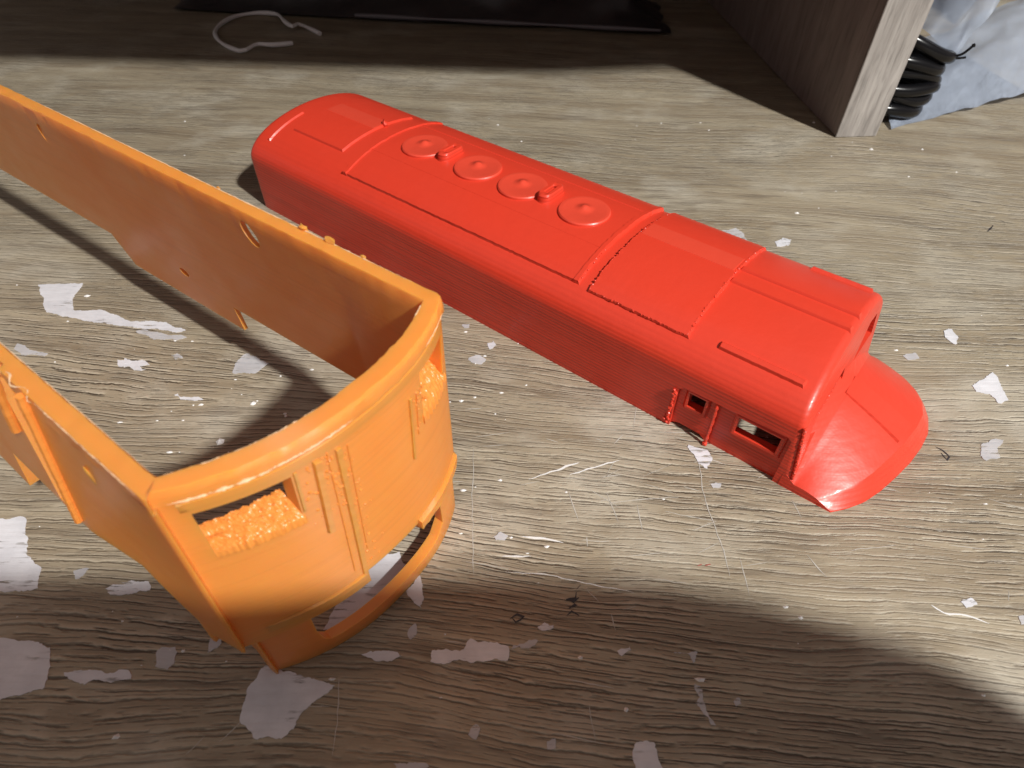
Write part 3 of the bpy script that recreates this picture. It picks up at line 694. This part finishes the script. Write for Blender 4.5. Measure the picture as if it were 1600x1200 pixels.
def front_grid(name, v0, v1, z0, z1, fn, nv, nz_, mat, slant=0., tilt=0., inner=.25):
    """raised piece following the curved front; fn(a, b) = how proud it stands"""
    bm = bmesh.new(); G = []
    for i in range(nv+1):
        r = []
        for j in range(nz_+1):
            a, b = i/nv, j/nz_; z = z0 + (z1-z0)*b; v = v0 + (v1-v0)*a + slant*(b-.5)
            edge = i in (0, nv) or j in (0, nz_)
            r.append(bm.verts.new((uf(v) + (-inner if edge else fn(a, b)), v, z)))
        G.append(r)
    for i in range(nv):
        for j in range(nz_): bm.faces.new((G[i][j], G[i+1][j], G[i+1][j+1], G[i][j+1]))
    return obj(name, bm, mat, orange, 40)
# vertical ribs on the front
front_grid('vertical_rib', 2.34, 2.62, 5.95, 8.8, lambda a, b: .10+.03*nz(b*22), 4, 26, M_ORANGE, .22)
front_grid('vertical_rib', 2.86, 3.12, 2.95, 8.75, lambda a, b: .07+.02*nz(b*40), 4, 50, M_ORANGE, .30)
front_grid('vertical_rib', 2.70, 2.76, 3.6, 8.8, lambda a, b: .035+.02*nz(b*50), 4, 60, M_ROUGH, .28)
front_grid('vertical_rib', 3.22, 3.28, 4.2, 8.6, lambda a, b: .03+.03*nz(b*60), 4, 60, M_ROUGH, .28)
front_grid('vertical_rib', 5.66, 5.71, 6.6, 8.2, lambda a, b: .03+.02*nz(b*50), 4, 30, M_ROUGH, .15)
front_grid('vertical_rib', 5.30, 5.46, 5.9, 8.3, lambda a, b: .06+.02*nz(b*30), 4, 26, M_ORANGE, .2)
front_grid('vertical_rib', 1.98, 2.12, 7.2, 8.8, lambda a, b: .05+.02*nz(b*30), 4, 16, M_ORANGE, .1)
# band under the rim, ridge along the lower edge
front_grid('rim_band', -.1, 7.5, 8.72, 9.16, lambda a, b: .05*(1 if b < .9 else .6), 60, 5, M_ORANGE)
front_grid('lower_ridge', -.15, 2.92, 2.85, 3.3, lambda a, b: .09+.015*nz(a*20, b*3), 40, 6, M_ORANGE)
front_grid('lower_ridge', 4.95, 7.66, 2.75, 3.3, lambda a, b: .15+.03*nz(a*16, b*4), 40, 6, M_ORANGE)
# rough support remains filling the windows
def fill(v0, v1, zb, zi, seed, thick=.5):
    bm = bmesh.new(); nv, nd = 130, 36; top = []; bot = []
    for i in range(nv+1):
        rt, rb = [], []
        for j in range(nd+1):
            a, b = i/nv, j/nd; v = v0 + (v1-v0)*a
            u = uf(v) + .06 - (T+.35)*b
            zt = zb + (zi(a)-zb)*b**.8 + .05*nz(a*13+seed, b*4, 1.) + .05*nz(a*38+seed+b*5, b*6, 6.) + .03*nz(a*80+seed+b*11, b*22, 3.)
            u += .05*nz(a*17, b*9, seed)
            rt.append(bm.verts.new((u, v, zt))); rb.append(bm.verts.new((u, v, zb-.25)))
        top.append(rt); bot.append(rb)
    for G in (top, bot):
        for i in range(nv):
            for j in range(nd): bm.faces.new((G[i][j], G[i+1][j], G[i+1][j+1], G[i][j+1]))
    for i in range(nv):
        for j in (0, nd): bm.faces.new((top[i][j], top[i+1][j], bot[i+1][j], bot[i][j]))
    for j in range(nd):
        for i in (0, nv): bm.faces.new((top[i][j], top[i][j+1], bot[i][j+1], bot[i][j]))
    return obj('window_fill', bm, M_ROUGH, orange, 50)
fill(.12, 1.96, 7.16, lambda a: 7.42 + .16*a, 1.)
fill(5.9, 7.45, 7.05, lambda a: 8.25 - .75*max(0, a-.55)/.45, 6.)
# blemishes beside the ribs
bm = bmesh.new(); rnd = random.Random(11)
for i in range(150):
    v = rnd.choice((rnd.uniform(2.1, 2.9), rnd.gauss(3.3, .12), rnd.gauss(2.9, .1), rnd.uniform(5.6, 6.2))); z = rnd.uniform(6.6, 8.8) if v < 4 else rnd.uniform(6.8, 8.2)
    if 3 < v < 4: z = rnd.uniform(3.5, 8.8)
    add_blob(bm, (uf(v)+.0, v, z), rnd.uniform(.02, .05), i, .5, 1)
tag(obj('surface_blemishes', bm, M_ROUGH, orange), kind='stuff')
# pilot below the front
def make_pilot():
    P = orange_path(-.9, -.9, .12); bm = bmesh.new(); rings = []
    for po, pi_, wf in P:
        r = []
        for a, z in ((.34, 0), (.30, .04), (.30, 1.), (.30, 2.), (.30, 2.9), (1.1, 2.9), (1.1, 2.), (1.1, 1.), (1.1, 0.)):
            u = po[0] + (pi_[0]-po[0])*a; v = po[1] + (pi_[1]-po[1])*a; r.append(Vector((u, v, z)))
        rings.append(r)
    add_loft(bm, rings); o = obj('pilot', bm, None, None, 0, scale=False)
    c = bmesh.new()
    add_prism(c, [(1.42, .66), (5.9, .62), (6.35, .95), (6.3, 3.2), (1.18, 3.2), (1.16, 1.5), (1.25, .9)], -.8, 4, 0)
    add_prism(c, [(-2, -1), (-.2, -1), (-.22, 1.4), (-2, 1.5)], -2, 9, 1)
    cut(o, c)
    o.data.materials.append(M_ORANGE); o.data.transform(Matrix.Scale(S, 4)); finish(o.data, 38); o.parent = orange
make_pilot()
bm = bmesh.new()
for i in range(16): add_blob(bm, (uf(5.6)-.2+.15*nz(i), 5.35 + .07*i*.6, 2.5 - .2*abs(nz(i*.7, 1, 0))), .12+.08*nz(i*1.1, 2, 0), i, .6, 1)
obj('print_scar', bm, M_ROUGH, orange)
# ribs on the near wall
def near_rib(name, u0, u1, z0, z1, r, mat):
    bm = bmesh.new(); pts = []
    for i in range(40):
        a = i/39; z = z1 + (z0-z1)*a; u = u1 + (u0-u1)*a
        pts.append((u, -.40 + lean(u, -.4, z) - .04 + .012*nz(i*.9), z))
    add_tube(bm, pts, lambda t: r*(1 + .10*nz(t*7, r)), 8); return obj(name, bm, mat, orange)
near_rib('vertical_rib', -5.0, -4.55, 4.9, 9.55, .105, M_ROUGH)
near_rib('vertical_rib', -6.6, -6.1, 7.2, 9.55, .115, M_ROUGH)
bm = bmesh.new(); add_blob(bm, (-2.7, -.36 + lean(-2.7, -.37, 8.1), 8.1), 1., 1, .1, 2, (.13, .05, .42)); obj('oval_boss', bm, M_ORANGE, orange)
# pale stress-whitened slivers along the torn rim edges
def sliver(name, pts, wd, seed, mat=M_PALE):
    bm = bmesh.new(); rings = []
    pts = [Vector(p) for p in pts]
    add_tube(bm, [p + Vector((.015*nz(i*.8, seed), .015*nz(i*.9, seed+4), .03*nz(i*.7, seed+8))) for i, p in enumerate(pts)],
             lambda t: max(.004, wd*.75*(.55 + .8*nz(t*len(pts)*.22, seed, 2.) + .5*nz(t*len(pts)*.8, seed, 5.))*min(1, 8*t, 8*(1-t))), 6)
    obj(name, bm, mat, orange)
def arc(v0, v1, off, z, n): return [(uf(v0+(v1-v0)*i/n) + off, v0+(v1-v0)*i/n, z) for i in range(n+1)]
sliver('frayed_edge', arc(-.1, 1.7, .12, 9.25, 40), .06, 1)
sliver('frayed_edge', arc(1.6, 3.6, .12, 9.28, 40), .04, 2)
sliver('frayed_edge', arc(6.3, 7.5, .115, 9.3, 26), .03, 3)
sliver('frayed_edge', arc(.2, 3.2, -T+.02, 9.63, 60), .028, 4)
sliver('frayed_edge', [(-5.9+1.9*i/30, -.36-.08*sin(i*.5), 9.64) for i in range(31)], .04, 6)
sliver('frayed_edge', [(-20+19.6*i/160, far_v(-20+19.6*i/160)-.02, 9.65) for i in range(161)], .035, 7)
sliver('frayed_edge', [(-16+15.6*i/140, .085, 9.63) for i in range(141)], .022, 12)
sliver('frayed_edge', [(-4+3.9*i/50, -.385, 9.6) for i in range(51)], .03, 13)
sliver('frayed_edge', arc(6.6, 7.15, -T+.02, 9.63, 16), .05, 9)
for u, r in ((-4.6, .14), (-3.55, .15), (-2.2, .07), (-8.5, .06)):
    bm = bmesh.new(); add_blob(bm, (u, far_v(u)+.02, 9.66), r, u, .8, 2, (1.5, .6, .9)); obj('edge_burr', bm, M_ORANGE, orange)

# ---------------------------------------------------------------- phone-shaped slab added unseen behind the camera to cast the foreground shadow
ph = thing('phone_shadow_caster', 'dark phone-shaped slab added behind the viewpoint to cast the foreground shadow', 'phone', (0, 0, 20))
bm = bmesh.new()
def rc(cx, cy, r, a0, n=10): return [(cx + r*cos(a0 + pi/2*k/n), cy + r*sin(a0 + pi/2*k/n)) for k in range(n+1)]
outline = [(27.3, -8.2), (27.25, -7.0), (26.9, -5.85), (26.1, -4.85), (24.9, -4.15), (23.4, -3.6), (21.5, -3.0), (19.5, -2.6), (16.5, -2.3)] + rc(-9.0, -3.8, 1.5, pi/2) + rc(-9.0, -14.5, 1.5, pi) + rc(24.8, -13.5, 2.5, 1.5*pi)
add_prism(bm, outline, 2.6, 4.0, 2)
po = obj('caster_slab', bm, M_CASTER, ph); po.matrix_local = CAM_ROT
